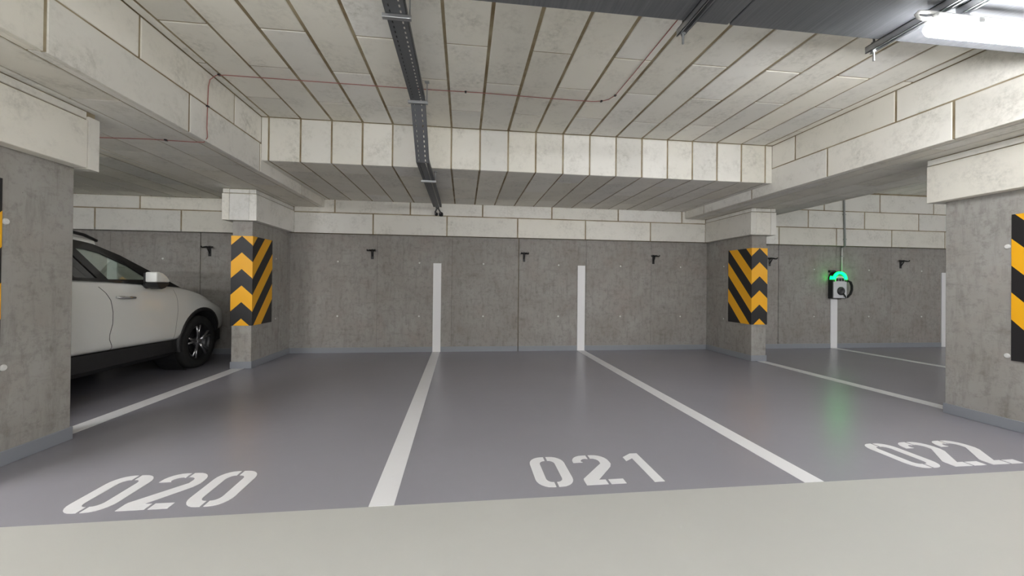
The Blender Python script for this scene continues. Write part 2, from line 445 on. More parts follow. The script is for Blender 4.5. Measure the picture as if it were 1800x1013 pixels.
for (o, L, x, y, s) in ((p_fl, Lfl, -2.838, 6.36, 1), (p_fr, Lfr, 4.512, 6.36, -1)):
    for z in (1.523, .612):
        q = link('tie_plug', plug_big, None, o, L((x, y, z))); q.scale = (s * .6, .6, .6)

# ---- black and yellow hazard boards wrapped round the pillar ends
def clip(poly, f):
    out = []
    for i in range(len(poly)):
        a, b = poly[i], poly[(i + 1) % len(poly)]; fa_, fb_ = f(a), f(b)
        if fa_ >= 0: out.append(a)
        if (fa_ >= 0) != (fb_ >= 0):
            t = fa_ / (fa_ - fb_); out.append((a[0] + (b[0] - a[0]) * t, a[1] + (b[1] - a[1]) * t))
    return out
def hazard(xc, hw_, y0, sides, label):
    """xc centre of the pillar, hw_ half width, y0 its near end, sides: list of -1/+1 flanks carrying a return"""
    o = empty('hazard_panel', (xc, y0, HB0)); tag(o, label, 'warning panel', 'black and yellow warning panels on the pillars')
    H = HB1 - HB0; t = .010; A = .2225
    w0 = 1.562 - HB0
    link('front_sheet', mesh(*box((-hw_ - t, -t, 0), (hw_ + t, 0, H))), 'hazard_black', o)
    def bands(rect, wf, fn):
        for k in range(-9, 6):
            if k % 2: continue
            lo = w0 - A + k * A; hi = lo + A
            if hi < -.2: continue          # the lowest corner of each return stays black
            # wf(u, v) = v + g(u); convex pieces only
            p = clip(clip(rect, lambda q: wf(q) - lo), lambda q: hi - wf(q))
            if len(p) >= 3 and abs(sum(p[i][0] * p[(i + 1) % len(p)][1] - p[(i + 1) % len(p)][0] * p[i][1] for i in range(len(p)))) > 1e-4:
                yield prism(p, fn, 0, .0012)
    # front: the two slopes of a chevron joined as one stripe each
    R = [(0, 0), (hw_ + t, 0), (hw_ + t, H), (0, H)]
    right = list(bands(R, lambda q: q[1] + .93 * abs(q[0]), lambda u, v, tt: (u, -t - tt, v)))
    left = list(bands([(-q[0], q[1]) for q in R][::-1], lambda q: q[1] + .93 * abs(q[0]), lambda u, v, tt: (u, -t - tt, v)))
    for a, b in zip(left, right): link('yellow_stripe', mesh(*join(a, b)), 'hazard_yellow', o)
    for s in sides:
        link('side_sheet', mesh(*box((s * hw_, 0, 0), (s * (hw_ + t), .54, H))), 'hazard_black', o)
        for g in bands([(-t, 0), (.54, 0), (.54, H), (-t, H)], lambda q: q[1] + .93 * (hw_ + t) - 1.10 * q[0],
                       lambda u, v, tt, s=s: (s * (hw_ + t + tt), u, v)):
            link('yellow_stripe', mesh(*g), 'hazard_yellow', o)
    return o
hazard(-2.963, .125, 5.68, (1,), 'black and yellow chevron panel on the rear pillar by the white car')
hazard(4.637, .125, 5.69, (-1,), 'black and yellow chevron panel on the rear pillar by the charger')
hazard(-2.963, .125, 2.235, (1,), 'sliver of black and yellow panel on the near pillar, left edge')
hazard(4.637, .125, 2.19, (-1,), 'black and yellow panel on the near pillar at right edge')

# ---- painted lines
def ribbon(name, quad, label, z=.0025, cat='line marking', group='white bay lines on the floor'):
    n = 14; (ax, ay), (bx, by), (cx, cy), (dx, dy) = quad
    v = [(ax, ay, 0), (bx, by, 0), (cx, cy, 0), (dx, dy, 0)]
    o = link(name, mesh([(p[0], p[1], .0002) for p in v] + [(p[0], p[1], z) for p in v], [(3, 2, 1, 0), (4, 5, 6, 7), (0, 1, 5, 4), (1, 2, 6, 5), (2, 3, 7, 6), (3, 0, 4, 7)]), 'paint_white')
    return tag(o, label, cat, group)
YW = D - .014
ribbon('floor_line', [(-.477, YF), (-.348, YF), (-.392, YW), (-.522, YW)], 'white floor line between bays 020 and 021')
ribbon('floor_line', [(2.028, YF), (2.155, YF), (2.165, YW), (2.030, YW)], 'white floor line between bays 021 and 022')
ribbon('floor_line', [(-3.070, 3.25), (-2.92, 3.25), (-2.915, 5.664), (-3.070, 5.664)], 'white floor line between the two left pillars beside the car')
ribbon('floor_line', [(4.622, 3.20), (4.772, 3.20), (4.735, 5.674), (4.600, 5.674)], 'white floor line between the two right pillars')
ribbon('floor_line', [(-5.53, YF), (-5.40, YF), (-5.40, YW), (-5.53, YW)], 'white floor line on the far side of the car')
ribbon('floor_line', [(7.09, 2.4), (7.225, 2.4), (7.235, YW), (7.10, YW)], 'thin white floor line leading to the charger wall')
def wall_stripe(x0, x1, z1, label):
    o = link('wall_stripe', mesh(*box((x0, D - .0165, .001), (x1, D - .0005, z1))), 'wall_paint_white'); return tag(o, label, 'line marking', 'white upright stripes on the rear wall')
wall_stripe(-.518, -.383, 1.522, 'tall white upright stripe on the rear wall, left of the middle joint')
wall_stripe(2.030, 2.165, 1.522, 'tall white upright stripe on the rear wall, right of the middle joint')
wall_stripe(7.098, 7.240, .985, 'short white wall stripe below the charger')
wall_stripe(-5.53, -5.39, 1.522, 'white upright wall stripe seen through the car windows')
wall_stripe(9.60, 9.74, 1.50, 'sliver of white wall stripe beside the near right pillar')

# ---- stencilled bay numbers
def arc(cx, cy, rx, ry, a0, a1, n=6):
    return [(cx + rx * math.cos(math.radians(a0 + (a1 - a0) * i / n)), cy + ry * math.sin(math.radians(a0 + (a1 - a0) * i / n))) for i in range(n + 1)]
def digit_polys(ch):
    H, t = .388, .054
    if ch == '0':
        W = .226; c = W / 2; g = .0085; o = .085; q = .045; tv = .064
        left = [(c - g, H)] + arc(o, H - o * 1.1, o, o * 1.1, 90, 180) + arc(o, o * 1.1, o, o * 1.1, 180, 270) + [(c - g, 0), (c - g, t)] + \
               arc(tv + q * .8, t + q, q * .8, q, 270, 180) + arc(tv + q * .8, H - t - q, q * .8, q, 180, 90) + [(c - g, H - t)]
        return [left, [(W - x, y) for x, y in left][::-1]]
    if ch == '2':
        W = .240; c = W * .5; g = .0085; tv = .064
        hook = [(c - g, H)] + arc(.085, H - .085, .085, .085, 90, 180) + [(0, H - .10), (tv, H - .10)] + arc(.095, H - .087, .04, .04, 180, 90) + [(c - g, H - t)]
        main = [(c + g, H), (c + g, H - t)] + arc(W - tv - .045, H - .092, .045, .045, 90, 0, 4) + \
               [(W - tv - .002, H - .125), (.004, .075), (0, .06), (0, 0), (c - g + .02, 0), (c - g + .02, t), (.090, t), (W - .016, H - .172), (W, H - .135)] + arc(W - .09, H - .095, .09, .095, 0, 90, 6)
        bar = [(c + g + .02, 0), (W, 0), (W, t), (c + g + .02, t)]
        return [hook, main, bar]
    return [[(.056, 0), (.120, 0), (.120, H), (.070, H), (0, H - .050), (0, H - .108), (.056, H - .070)]]
def bay_number(txt, xs, y, label):
    o = empty('bay_number', (xs[0], y, 0)); tag(o, label, 'bay number', 'stencilled white bay numbers')
    for ch, x in zip(txt, xs):
        parts = []
        for poly in digit_polys(ch):
            me = bpy.data.meshes.new('m'); bm = bmesh.new()
            f = bm.faces.new([bm.verts.new((u + x - xs[0], v, .0025)) for u, v in poly]); f.normal_update()
            if f.normal.z < 0: f.normal_flip()
            r = bmesh.ops.extrude_face_region(bm, geom=[f]); 
            for q in r['geom']:
                if isinstance(q, bmesh.types.BMVert): q.co.z = .0002
            bmesh.ops.triangulate(bm, faces=[p for p in bm.faces if len(p.verts) > 4])
            bmesh.ops.recalc_face_normals(bm, faces=bm.faces)
            bm.verts.index_update(); parts.append(([tuple(q.co) for q in bm.verts], [tuple(q.index for q in p.verts) for p in bm.faces])); bm.free()
        link('digit', mesh(*join(*parts)), 'paint_white', o)
bay_number('020', (-2.008, -1.727, -1.440), 2.200, 'white floor number zero two zero, nearest the car')
bay_number('021', (.438, .724, 1.082), 2.212, 'white floor number zero two one, in the middle bay')
bay_number('022', (2.925, 3.208, 3.500), 2.205, 'white floor number zero two two, nearest the lamp')

# ---- black double hooks on the rear wall
def hook(x, label, z=1.72):
    o = empty('wall_hook', (x, D, z)); tag(o, label, 'hook', 'black hooks on the rear wall')
    link('back_plate', mesh(*box((-.021, -.009, -.145), (.021, -.0005, .022), .003)), 'black_plastic', o)
    for s in (-1, 1):
        link('arm', mesh(*tube([(s * .008, -.006, -.002), (s * .042, -.025, .004), (s * .058, -.06, -.006), (s * .062, -.09, -.012), (s * .062, -.112, -.006), (s * .062, -.118, .012)],
                               [.014, .015, .013, .011, .010, .009], 8), True), 'black_plastic', o)
    link('brace', mesh(*tube([(0, -.008, -.10), (0, -.05, -.045), (0, -.07, -.012)], .009, 8), True), 'black_plastic', o)
for x, lb in ((-4.06, 'black hook on the rear wall above the white car bonnet'), (-1.53, 'black wall hook left of the 020/021 wall stripe'),
              (1.055, 'black wall hook beside the thin wall joint behind bay 021'), (3.46, 'black wall hook right of the 021/022 wall stripe'),
              (5.80, 'black wall hook just right of the rear pillar with chevrons'), (8.66, 'black wall hook right of the green-lit charger')):
    hook(x, lb)

# ---- wall charger with green light arch
def charger():
    o = empty('wall_charger', (7.195, D, .965)); tag(o, 'white and black wall charger glowing green on top with looped cable', 'charger')
    hw_ = .145; zc = .385
    def outline(r, zb, n=16): return [(-r, zb), (r, zb)] + [(r * math.cos(math.pi * i / n), zc + r * math.sin(math.pi * i / n)) for i in range(n + 1)]
    link('body', mesh(*prism(outline(hw_, .0), lambda u, v, t: (u, -t, v), .0005, .098)), 'charger_dark', o)
    fp = link('front_panel', mesh(*prism([(-hw_ + .004, .012), (hw_ - .006, .012), (hw_ - .006, .325), (-hw_ + .004, .325)], lambda u, v, t: (u, -t, v), .098, .116)), 'charger_white', o)
    dome = [(.098 * math.cos(math.pi * i / 14), .345 + .098 * math.sin(math.pi * i / 14)) for i in range(15)]
    link('top_panel', mesh(*prism([(-.098, .325), (.098, .325)] + dome, lambda u, v, t: (u, -t, v), .098, .112)), 'charger_white', o)
    for x in (-.062, 0, .062):
        link('display', mesh(*box((x - .025, -.116, .335), (x + .025, -.1105, .392))), 'charger_dark', o)
    # the light: an arch-shaped band round the top
    n = 20; V, F = [], []
    for i in range(n + 1):
        a = math.pi * i / n; 
        for r, d in ((.104, .100), (.104, .121), (.149, .121), (.151, .040), (.146, .040)):
            zz = .345 if False else .37
            V.append((r * math.cos(a), -d, zz + r * math.sin(a)))
    for i in range(n):
        for k in range(4): F.append((i * 5 + k, i * 5 + k + 1, (i + 1) * 5 + k + 1, (i + 1) * 5 + k))
    link('light_arch', mesh(V, F, True), 'green_light', o)
    link('socket', mesh(*lathe([(-.117, .001), (-.135, .03), (-.137, .062), (-.131, .078), (-.112, .080)], 28, 'y', (.01, 0, .147)), True), 'charger_dark', o)
    link('cable_loop', mesh(*tube([(.13, -.06, .02), (.17, -.10, .03), (.225, -.11, .09), (.255, -.11, .17), (.255, -.11, .25), (.225, -.11, .32), (.175, -.10, .345), (.14, -.08, .30), (.135, -.07, .2), (.135, -.065, .08)], .021, 10), True), 'black_rubber', o)
    link('plug_lead', mesh(*tube([(.045, -.135, .10), (.08, -.14, .05), (.125, -.11, .02)], .012, 8), True), 'black_rubber', o)
    link('side_box', mesh(*box((-.148, -.05, .505), (-.03, -.0005, .548), .004)), 'charger_dark', o)
charger()
pp = empty('conduit', (7.30, D - TH, 1.49)); tag(pp, 'thin grey conduit running from the charger up to the ceiling', 'conduit')
link('lower_pipe', mesh(*tube([(.028, TH - .018, .0), (.028, TH - .018, .478)], .014, 10), True), 'cable_white', pp)
link('bend', mesh(*tube([(.028, TH - .018, .478), (.02, TH - .06, .486), (.0, -.018, .49), (-.0, -.018, .52)], .015, 10), True), 'pipe_grey', pp)
link('upper_pipe', mesh(*tube([(-.0, -.018, .50), (-.03, -.018, 1.50)], .016, 10), True), 'pipe_grey', pp)
for z in (.30, .62, 1.1):
    yy = TH - .018 if z < .48 else -.018; xx = .028 if z < .48 else -.03 * (z - .5)
    link('clip', mesh(*box((xx - .022, yy - .017, z - .008), (xx + .022, yy + .018, z + .008))), 'pipe_grey', pp)

# ---- perforated cable tray
def tray():
    TW = .132; SH = .045; xc = -.437
    o = empty('cable_tray', (xc, 1.6, 2.85)); tag(o, 'dark perforated cable tray running under the ceiling and down the step', 'cable tray')
    path = [(1.6, 2.85), (3.70, 2.85), (4.16, 2.425), (6.52, 2.425)]
    for si in range(3):
        (y0, z0), (y1, z1) = path[si], path[si + 1]
        d = Vector((0, y1 - y0, z1 - z0)); L = d.length; d /= L; nr = Vector((0, -d.z, d.y))
        base = Vector((0, y0 - 1.6, z0 - 2.85))
        def P(u, s, h): q = base + d * s + nr * h; return (u, q.y, q.z)
        us = [-TW / 2, -.040, -.032, -.006, .006, .026, .036, TW / 2]
        n = int(L / .05); V, F = [], []
        ss = []
        for k in range(n): ss += [k * L / n, (k + .28) * L / n, (k + .72) * L / n]
        ss.append(L)
        for s in ss:
            for u in us: V.append(P(u, s, 0))
        m = len(us)
        for i in range(len(ss) - 1):
            for j in range(m - 1):
                if i % 3 == 1 and j in (1, 5): continue
                F.append((i * m + j, i * m + j + 1, (i + 1) * m + j + 1, (i + 1) * m + j))
        link('tray_bottom', mesh(V, F), 'metal_dark', o)
        for sgn in (-1, 1):
            u = sgn * TW / 2
            v = [P(u, 0, 0), P(u, L, 0), P(u, L, SH), P(u, 0, SH), P(u - sgn * .003, 0, 0), P(u - sgn * .003, L, 0), P(u - sgn * .003, L, SH), P(u - sgn * .003, 0, SH)]
            link('side_rail', mesh(v, [(0, 1, 2, 3), (7, 6, 5, 4), (0, 4, 5, 1), (3, 2, 6, 7), (1, 5, 6, 2), (0, 3, 7, 4)]), 'metal_dark', o)
        for u, r in ((-.048, .013), (-.024, .010), (-.002, .011), (.050, .010)) if si != 1 else ((-.05, .012), (0., .012), (.05, .010)):
            link('cable', mesh(*tube([P(u, 0, r + .002), P(u, L, r + .002)], r, 8), True), 'cable_grey', o)
    # hangers
    for (y, z, zt) in ((2.53, 2.85, ZU), (3.69, 2.85, ZU), (4.86, 2.425, ZL)):
        hg = link('hanger', mesh(*box((-.088, y - 1.6 - .016, z - 2.85 - .026), (.092, y - 1.6 + .016, z - 2.85 - .001), .003)), 'metal_galv', o)
        link('rod', mesh(*tube([(.082, y - 1.6, z - 2.85 - .01), (.082, y - 1.6, zt - 2.85)], .005, 8)), 'metal_galv', hg)
        link('end_plate', mesh(*box((.062, y - 1.6 - .02, zt - 2.85 - .006), (.102, y - 1.6 + .02, zt - 2.85))), 'metal_galv', hg)
    # cables dropping to the two black entries in the block wall
    for dx, e in ((-.028, -.045), (.012, .035)):
        link('cable', mesh(*tube([(dx, 4.90, -.41), (dx * .6, 5.02, -.43), (e, 5.07, -.475), (e, 5.112, -.498)], .014, 8), True), 'cable_grey', o)
tray()
def wall_entry(x, w, label):
    o = link('cable_entry', mesh(*lathe([(-.045, .001), (-.048, w * .7), (-.03, w), (.0, w), (.003, w * 1.15)], 16, 'y', (0, 0, 0)), True), 'black_rubber')
    o.location = (x, D - TH, 2.352); tag(o, label, 'cable entry', 'black cable entries in the block wall')
wall_entry(-.470, .026, 'left small black cable entry in the block wall below the tray')
wall_entry(-.392, .036, 'right larger black cable entry in the block wall below the tray')

# ---- red cable stapled to the ceiling and the left beam
zc = ZU - .005
pts = [(1.468, 1.9, zc), (1.465, 2.585, zc), (1.460, 3.3, zc), (1.452, 3.68, zc), (1.42, 3.77, zc), (1.36, 3.815, zc), (1.267, 3.836, zc), (.797, 3.832, zc), (.173, 3.806, zc - .004), (-.504, 3.824, zc), (-1.354, 3.817, zc),
       (-2.15, 3.812, zc), (-2.22, 3.80, zc - .012), (-2.265, 3.79, zc - .06), (-2.272, 3.782, 2.90), (-2.272, 3.773, 2.70), (-2.272, 3.769, 2.524), (-2.268, 3.772, 2.44), (-2.30, 3.775, 2.398), (-2.386, 3.777, 2.396), (-2.739, 3.765, 2.398), (-3.117, 3.785, 2.397), (-3.46, 3.79, 2.40)]
o = empty('red_cable', (1.468, 1.9, zc)); tag(o, 'thin red cable stapled across the ceiling boards and down the left beam', 'cable')
link('sheath', mesh(*tube([Vector(p) - Vector((1.468, 1.9, zc)) for p in pts], .0036, 6), True), 'cable_red', o)
for (x, y, z, f) in ((1.36, 3.815, zc, 'z'), (1.452, 3.68, zc, 'z'), (-2.20, 3.805, zc - .004, 'z'), (-2.272, 3.775, 2.72, 'x'), (-2.6, 3.768, 2.398, 'z'), (.0, 3.812, zc - .002, 'z')):
    link('clip', mesh(*box((x - 1.468 - .009, y - 1.9 - .012, z - zc - .007), (x - 1.468 + .009, y - 1.9 + .012, z - zc + .005))), 'black_plastic', o)

# ---- ventilation duct above the aisle edge, with strut hangers
DY0, DY1, DZ0, DZ1 = 1.22, 2.085, 2.665, 2.94
du = empty('ventilation_duct', (0, DY1, DZ0)); tag(du, 'dark grey rectangular ventilation duct crossing the top of the aisle', 'duct')
for a, b in ((-.28, 1.49), (1.5, 4.19), (4.2, 6.9), (6.91, 11.5)):
    link('duct_section', mesh(*box((a, DY0 - DY1, 0), (b, 0, DZ1 - DZ0), .006)), 'duct_metal', du)
def strut(x, label, L1=.075):
    o = empty('strut_hanger', (x, DY1, DZ0)); tag(o, label, 'strut', 'steel strut hangers under the duct')
    L0 = DY0 - DY1 - .06
    v, f = [], []
    for (u0, u1, z0, z1) in ((-.0205, .0205, -.006, -.001), (-.0205, -.017, -.042, -.001), (.017, .0205, -.042, -.001), (-.0205, -.011, -.042, -.039), (.011, .0205, -.042, -.039)):
        v, f = join((v, f), box((u0, L0, z0), (u1, L1, z1)))
    link('channel', mesh(v, f), 'metal_galv', o)
    for y in ((.040, DY0 - DY1 - .03) if L1 > 0 else ()):
        r = link('threaded_rod', mesh(*tube([(0, y, -.105), (0, y, ZU - DZ0)], .006, 8)), 'metal_galv', o)
        link('nut', mesh(*tube([(0, y, -.052), (0, y, -.042)], .013, 6)), 'metal_galv', r)
        link('nut', mesh(*tube([(0, y, .0), (0, y, .012)], .013, 6)), 'metal_galv', r)
strut(1.242, 'steel strut hanger under the duct above bay 021')
strut(2.49, 'steel strut hanger under the duct beside the lit lamp')
strut(2.62, 'short steel strut rail carrying the lit lamp', -.29)


# ---- linear lamps
def lamp(x0, y, z, label, hang=True, diff='lamp_diffuser'):
    Lp = 1.25; w2 = .052
    o = empty('tube_lamp', (x0, y, z)); tag(o, label, 'lamp', 'linear tube lamps over the aisle')
    def sec(s, w_, h0, h1, ins): return [(s, -w_ + ins, h0), (s, w_ - ins, h0), (s, w_, h1), (s, -w_, h1)]
    # diffuser: chamfered trough with tapered ends
    V = []; F = []
    prof = [(-.030, .064), (-.048, .054), (-.052, .034), (-.048, .014), (-.034, .0), (.034, .0), (.048, .014), (.052, .034), (.048, .054), (.030, .064)]
    st = [(0.0, .90, .0), (.02, 1, 1), (Lp - .02, 1, 1), (Lp, .90, .0)]
    for s, k, kz in st:
        for u, v in prof: V.append((s, u * k if kz == 0 else u, v if kz else .050 - (.050 - v) * .7))
    m = len(prof)
    for i in range(len(st) - 1):
        for j in range(m - 1): F.append((i * m + j, i * m + j + 1, (i + 1) * m + j + 1, (i + 1) * m + j))
    F += [tuple(range(m)), tuple((len(st) - 1) * m + j for j in reversed(range(m)))]
    link('diffuser', mesh(V, F), diff, o)
    link('housing', mesh(*box((-.012, -.034, .0645), (Lp + .012, .034, .092), .008)), 'lamp_housing', o)
    for s in (.22, .62, 1.02):
        for sg in (-1, 1): link('clip', mesh(*box((s - .018, sg * .0535 - .002, .040), (s + .018, sg * .0535 + .002, .066))), 'lamp_housing', o)
    if hang:
        for s in (.19, Lp - .16):
            link('bracket', mesh(*box((s - .02, -.012, .085), (s + .02, .012, DZ0 - z - .0425))), 'metal_galv', o)
        link('supply_cable', mesh(*tube([(-.010, .0, .078), (-.05, .0, .070), (-.088, .0, .072), (-.10, .0, .088), (-.085, .0, .103), (-.03, .0, .106), (.05, .0, .106), (.13, .0, .105)], .009, 8), True), 'cable_white', o)
    else:
        for s in (.16, Lp - .16): link('rod', mesh(*tube([(s, 0, .08), (s, 0, ZU - z)], .006, 8)), 'metal_galv', o)
lamp(2.43, 1.775, 2.505, 'glowing white tube lamp under the duct at the upper right', True, 'lamp_diffuser_soft')
lamp(8.7, 1.775, 2.505, 'tube lamp over the aisle outside the frame, to the right')
lamp(-4.6, 1.1, 2.40, 'tube lamp over the aisle outside the frame, beyond the near left pillar', False)
for y, row in ((-.9, 'nearer'), (-5.6, 'farther')):  # extra lamps out of view, added to light the rear wall and ceiling
    for x, side in (((-5.2, 'left'), (-.6, 'middle'), (4.2, 'right')) if y > -2 else ((-2.6, 'left'), (3.4, 'right'))):
        lamp(x, y, 2.25, 'unseen tube lamp added behind the viewer for fill light, %s row, %s' % (row, side), False)

# ================================================================== CAR
def surf(me_obj):
    bm = bmesh.new(); bm.from_mesh(me_obj); t = BVHTree.FromBMesh(bm); bm.free(); return t
def evalmesh(o):
    dg = bpy.context.evaluated_depsgraph_get(); dg.update()
    return bpy.data.meshes.new_from_object(o.evaluated_get(dg))
def car():
    o = empty('car', (-4.455, 4.39, 0)); tag(o, 'white SUV parked nose to the wall behind the left pillar', 'car')
    WY, WZ, WR = 1.40, .352, .352
    # --- lower shell, lofted along Y: (y, zb, w_low, z_mid, w_mid, z_sh, w_sh, crown)
    ST = [(-2.34, .62, .62, .75, .66, .90, .62, .02), (-2.28, .52, .80, .72, .84, 1.00, .76, .03), (-2.05, .45, .90, .72, .93, 1.12, .83, .03), (-1.4, .445, .925, .72, .955, 1.165, .885, .02),
          (-.6, .445, .925, .72, .950, 1.160, .885, .02), (.05, .437, .925, .72, .950, 1.15, .885, .02), (.6, .425, .925, .72, .950, 1.12, .885, .03), (.95, .415, .925, .71, .950, 1.09, .88, .05),
          (1.2, .415, .925, .70, .955, 1.055, .875, .07), (1.45, .43, .92, .69, .955, 1.005, .865, .075), (1.65, .44, .91, .68, .945, .945, .84, .08), (1.90, .44, .86, .66, .90, .85, .79, .08), (2.12, .44, .76, .64, .80, .76, .70, .06), (2.26, .46, .60, .62, .63, .70, .56, .03)]
    V, F = [], []
    for (y, zb, wl_, zm, wm, zs, ws, cr) in ST:
        half = [(0, zb), (wl_ * .6, zb), (wl_, zb), (wm - .003, zb + .08), (wm, zm), (wm - .004, (zm + zs) / 2 + .06), (ws + .016, zs - .045), (ws, zs), (ws - .07, zs + cr * .35), (ws * .6, zs + cr * .85), (0, zs + cr)]
        ring = half + [(-u, v) for u, v in half[-2:0:-1]]
        for u, v in ring: V.append((u, y, v))
    m = len(ring)
    for i in range(len(ST) - 1):
        for j in range(m): F.append((i * m + j, i * m + (j + 1) % m, (i + 1) * m + (j + 1) % m, (i + 1) * m + j))
    F += [tuple(range(m)), tuple((len(ST) - 1) * m + j for j in reversed(range(m)))]
    tmp = bpy.data.objects.new('tmp', mesh(V, F, True)); COL.objects.link(tmp); tmp.data.materials.append(MATS['car_white'])
    sb = tmp.modifiers.new('s', 'SUBSURF'); sb.levels = 2; sb.render_levels = 2
    cuts = []
    for yy in (WY, -WY):
        for sg in (-1, 1):
            c = bpy.data.objects.new('cut', mesh(*join(*[tube([(sg * .62, yy, WZ + .03), (sg * 1.2, yy, WZ + .03)], .415, 48)]))); COL.objects.link(c); cuts.append(c)
            b = tmp.modifiers.new('b', 'BOOLEAN'); b.operation = 'DIFFERENCE'; b.object = c; b.solver = 'EXACT'
    me = evalmesh(tmp)
    for p in me.polygons: p.use_smooth = True
    for c in cuts + [tmp]: bpy.data.objects.remove(c)
    body = link('body', me, None, o)
    bvh = surf(me)
    def sx(y, z, off=.0):
        h = bvh.ray_cast(Vector((2.0, y, z)), Vector((-1, 0, 0)))
        return (h[0].x if h[0] is not None else .93) + off
    # --- dark cladding, wheel wells, arch trims
    V, F = [], []
    for (y, w_, z0, z1) in ((-2.25, .70, .30, .55), (-2.0, .88, .26, .48), (-.9, .915, .235, .46), (.9, .915, .235, .44), (1.95, .85, .26, .46), (2.22, .62, .28, .48)):
        for u, v in ((-w_ * .9, z0), (w_ * .9, z0), (w_, z0 + .06), (w_, z1), (-w_, z1), (-w_, z0 + .06)): V.append((u, y, v))
    for i in range(5):
        for j in range(6): F.append((i * 6 + j, i * 6 + (j + 1) % 6, (i + 1) * 6 + (j + 1) % 6, (i + 1) * 6 + j))
    F += [tuple(range(6)), tuple(30 + j for j in reversed(range(6)))]
    tmp = bpy.data.objects.new('tmp', mesh(V, F)); COL.objects.link(tmp); tmp.data.materials.append(MATS['car_black']); cuts = []
    for yy in (WY, -WY):
        for sg in (-1, 1):
            c = bpy.data.objects.new('cut', mesh(*tube([(sg * .60, yy, WZ + .03), (sg * 1.2, yy, WZ + .03)], .405, 40))); COL.objects.link(c); cuts.append(c)
            b = tmp.modifiers.new('b', 'BOOLEAN'); b.operation = 'DIFFERENCE'; b.object = c; b.solver = 'EXACT'
    cm = evalmesh(tmp)
    for c in cuts + [tmp]: bpy.data.objects.remove(c)
    link('sill_cladding', cm, None, o)
    for yy in (WY, -WY):
        for sg in (-1, 1):
            n = 28; V, F = [], []
            for i in range(n + 1):
                a = math.radians(-14 + 208 * i / n)
                yk, zk = math.cos(a), math.sin(a)
                for r, dx in ((.385, -.30), (.385, .004), (.396, .009), (.434, .007), (.437, -.03)):
                    yp, zp = yy + r * yk, WZ + .03 + r * zk
                    ys_, zs_ = yy + .44 * yk, WZ + .03 + .44 * zk
                    base = sx(ys_, max(zs_, .47)) if abs(ys_) < 2.2 else .80
                    V.append((sg * (base + dx), yp, max(zp, .26)))
            for i in range(n):
                for k in range(4): F.append((i * 5 + k, i * 5 + k + 1, (i + 1) * 5 + k + 1, (i + 1) * 5 + k))
            link('arch_trim', mesh(V, F, True), 'car_black', o)
            link('wheel_well', mesh(*join(lathe([(sg * .60, .41), (sg * .86, .41)], 36, 'x', (0, yy, WZ + .03)), lathe([(sg * .605, .41), (sg * .605, .001)], 36, 'x', (0, yy, WZ + .03)))), 'car_black', o)
    # --- wheels
    for yy in (WY, -WY):
        for sg in (-1, 1):
            wx = sg * .925
            wh = empty('wheel', (wx, yy, WZ)); wh.parent = o
            prof = [(-.215, .235), (-.22, .28), (-.215, .325), (-.19, .345), (-.16, .352), (-.06, .352), (-.03, .345), (-.006, .325), (.0, .285), (-.008, .243), (-.02, .235)]
            link('tyre', mesh(*lathe([(sg * d, r) for d, r in prof], 48, 'x'), True), 'black_rubber', wh)
            link('rim', mesh(*lathe([(sg * d, r) for d, r in ((-.012, .237), (-.014, .222), (-.05, .212), (-.12, .20), (-.12, .02))], 48, 'x'), True), 'rim_dark', wh)
            sp = []
            for k in range(5):
                a = math.radians(90 + 72 * k + 8)
                for da in (-.16, .16):
                    c0, s0 = math.cos(a + da * .25), math.sin(a + da * .25); c1, s1 = math.cos(a + da), math.sin(a + da)
                    sp.append(tube([(sg * -.035, .045 * c0, .045 * s0), (sg * -.022, .13 * (c0 + c1) / 2, .13 * (s0 + s1) / 2), (sg * -.016, .224 * c1, .224 * s1)], [.020, .015, .014], 6))
            link('spokes', mesh(*join(*sp), True), 'rim_silver', wh)
            link('hub_cap', mesh(*lathe([(sg * -.008, .001), (sg * -.010, .030), (sg * -.03, .052), (sg * -.07, .055)], 20, 'x'), True), 'rim_silver', wh)
            link('brake_disc', mesh(*lathe([(sg * -.10, .001), (sg * -.10, .155), (sg * -.13, .155)], 32, 'x'), True), 'rim_dark', wh)
    # --- greenhouse
    def hwz(z): return .885 - (z - 1.12) * .44
    outer = [(-1.72, 1.20), (-1.2, 1.175), (-.4, 1.165), (.05, 1.150), (.6, 1.115), (1.03, 1.085), (.80, 1.215), (.555, 1.337), (.34, 1.440), (.06, 1.540), (-.25, 1.572), (-.8, 1.565), (-1.3, 1.515), (-1.75, 1.41), (-1.90, 1.30)]
    wf_ = [(.062, 1.176), (.60, 1.178), (.387, 1.322), (.115, 1.440), (-.02, 1.468), (-.135, 1.475)]
    wr_ = [(-1.02, 1.20), (-.045, 1.185), (-.245, 1.49), (-.75, 1.495), (-1.06, 1.465)]
    wq_ = [(-1.62, 1.26), (-1.12, 1.22), (-1.16, 1.44), (-1.45, 1.41)]
    def panel_mesh(loops, t0, t1, sg):
        cu = bpy.data.curves.new('c', 'CURVE'); cu.dimensions = '2D'; cu.fill_mode = 'BOTH'; cu.extrude = .5
        for lp in loops:
            s = cu.splines.new('POLY'); s.points.add(len(lp) - 1); s.use_cyclic_u = True
            for p, (a, b) in zip(s.points, lp): p.co = (a, b, 0, 1)
        co = bpy.data.objects.new('c', cu); COL.objects.link(co); me_ = evalmesh(co); bpy.data.objects.remove(co)
        for v in me_.vertices:
            y, z, k = v.co; d = t1 if k > 0 else t0
            v.co = (sg * (hwz(z) + d - .10 * max(0, y - .3) ** 2 * (z - 1.1) * 4), y, z)
        bm = bmesh.new(); bm.from_mesh(me_); bmesh.ops.remove_doubles(bm, verts=bm.verts, dist=1e-5); bmesh.ops.recalc_face_normals(bm, faces=bm.faces); bm.to_mesh(me_); bm.free()
        me_.materials.clear(); return me_
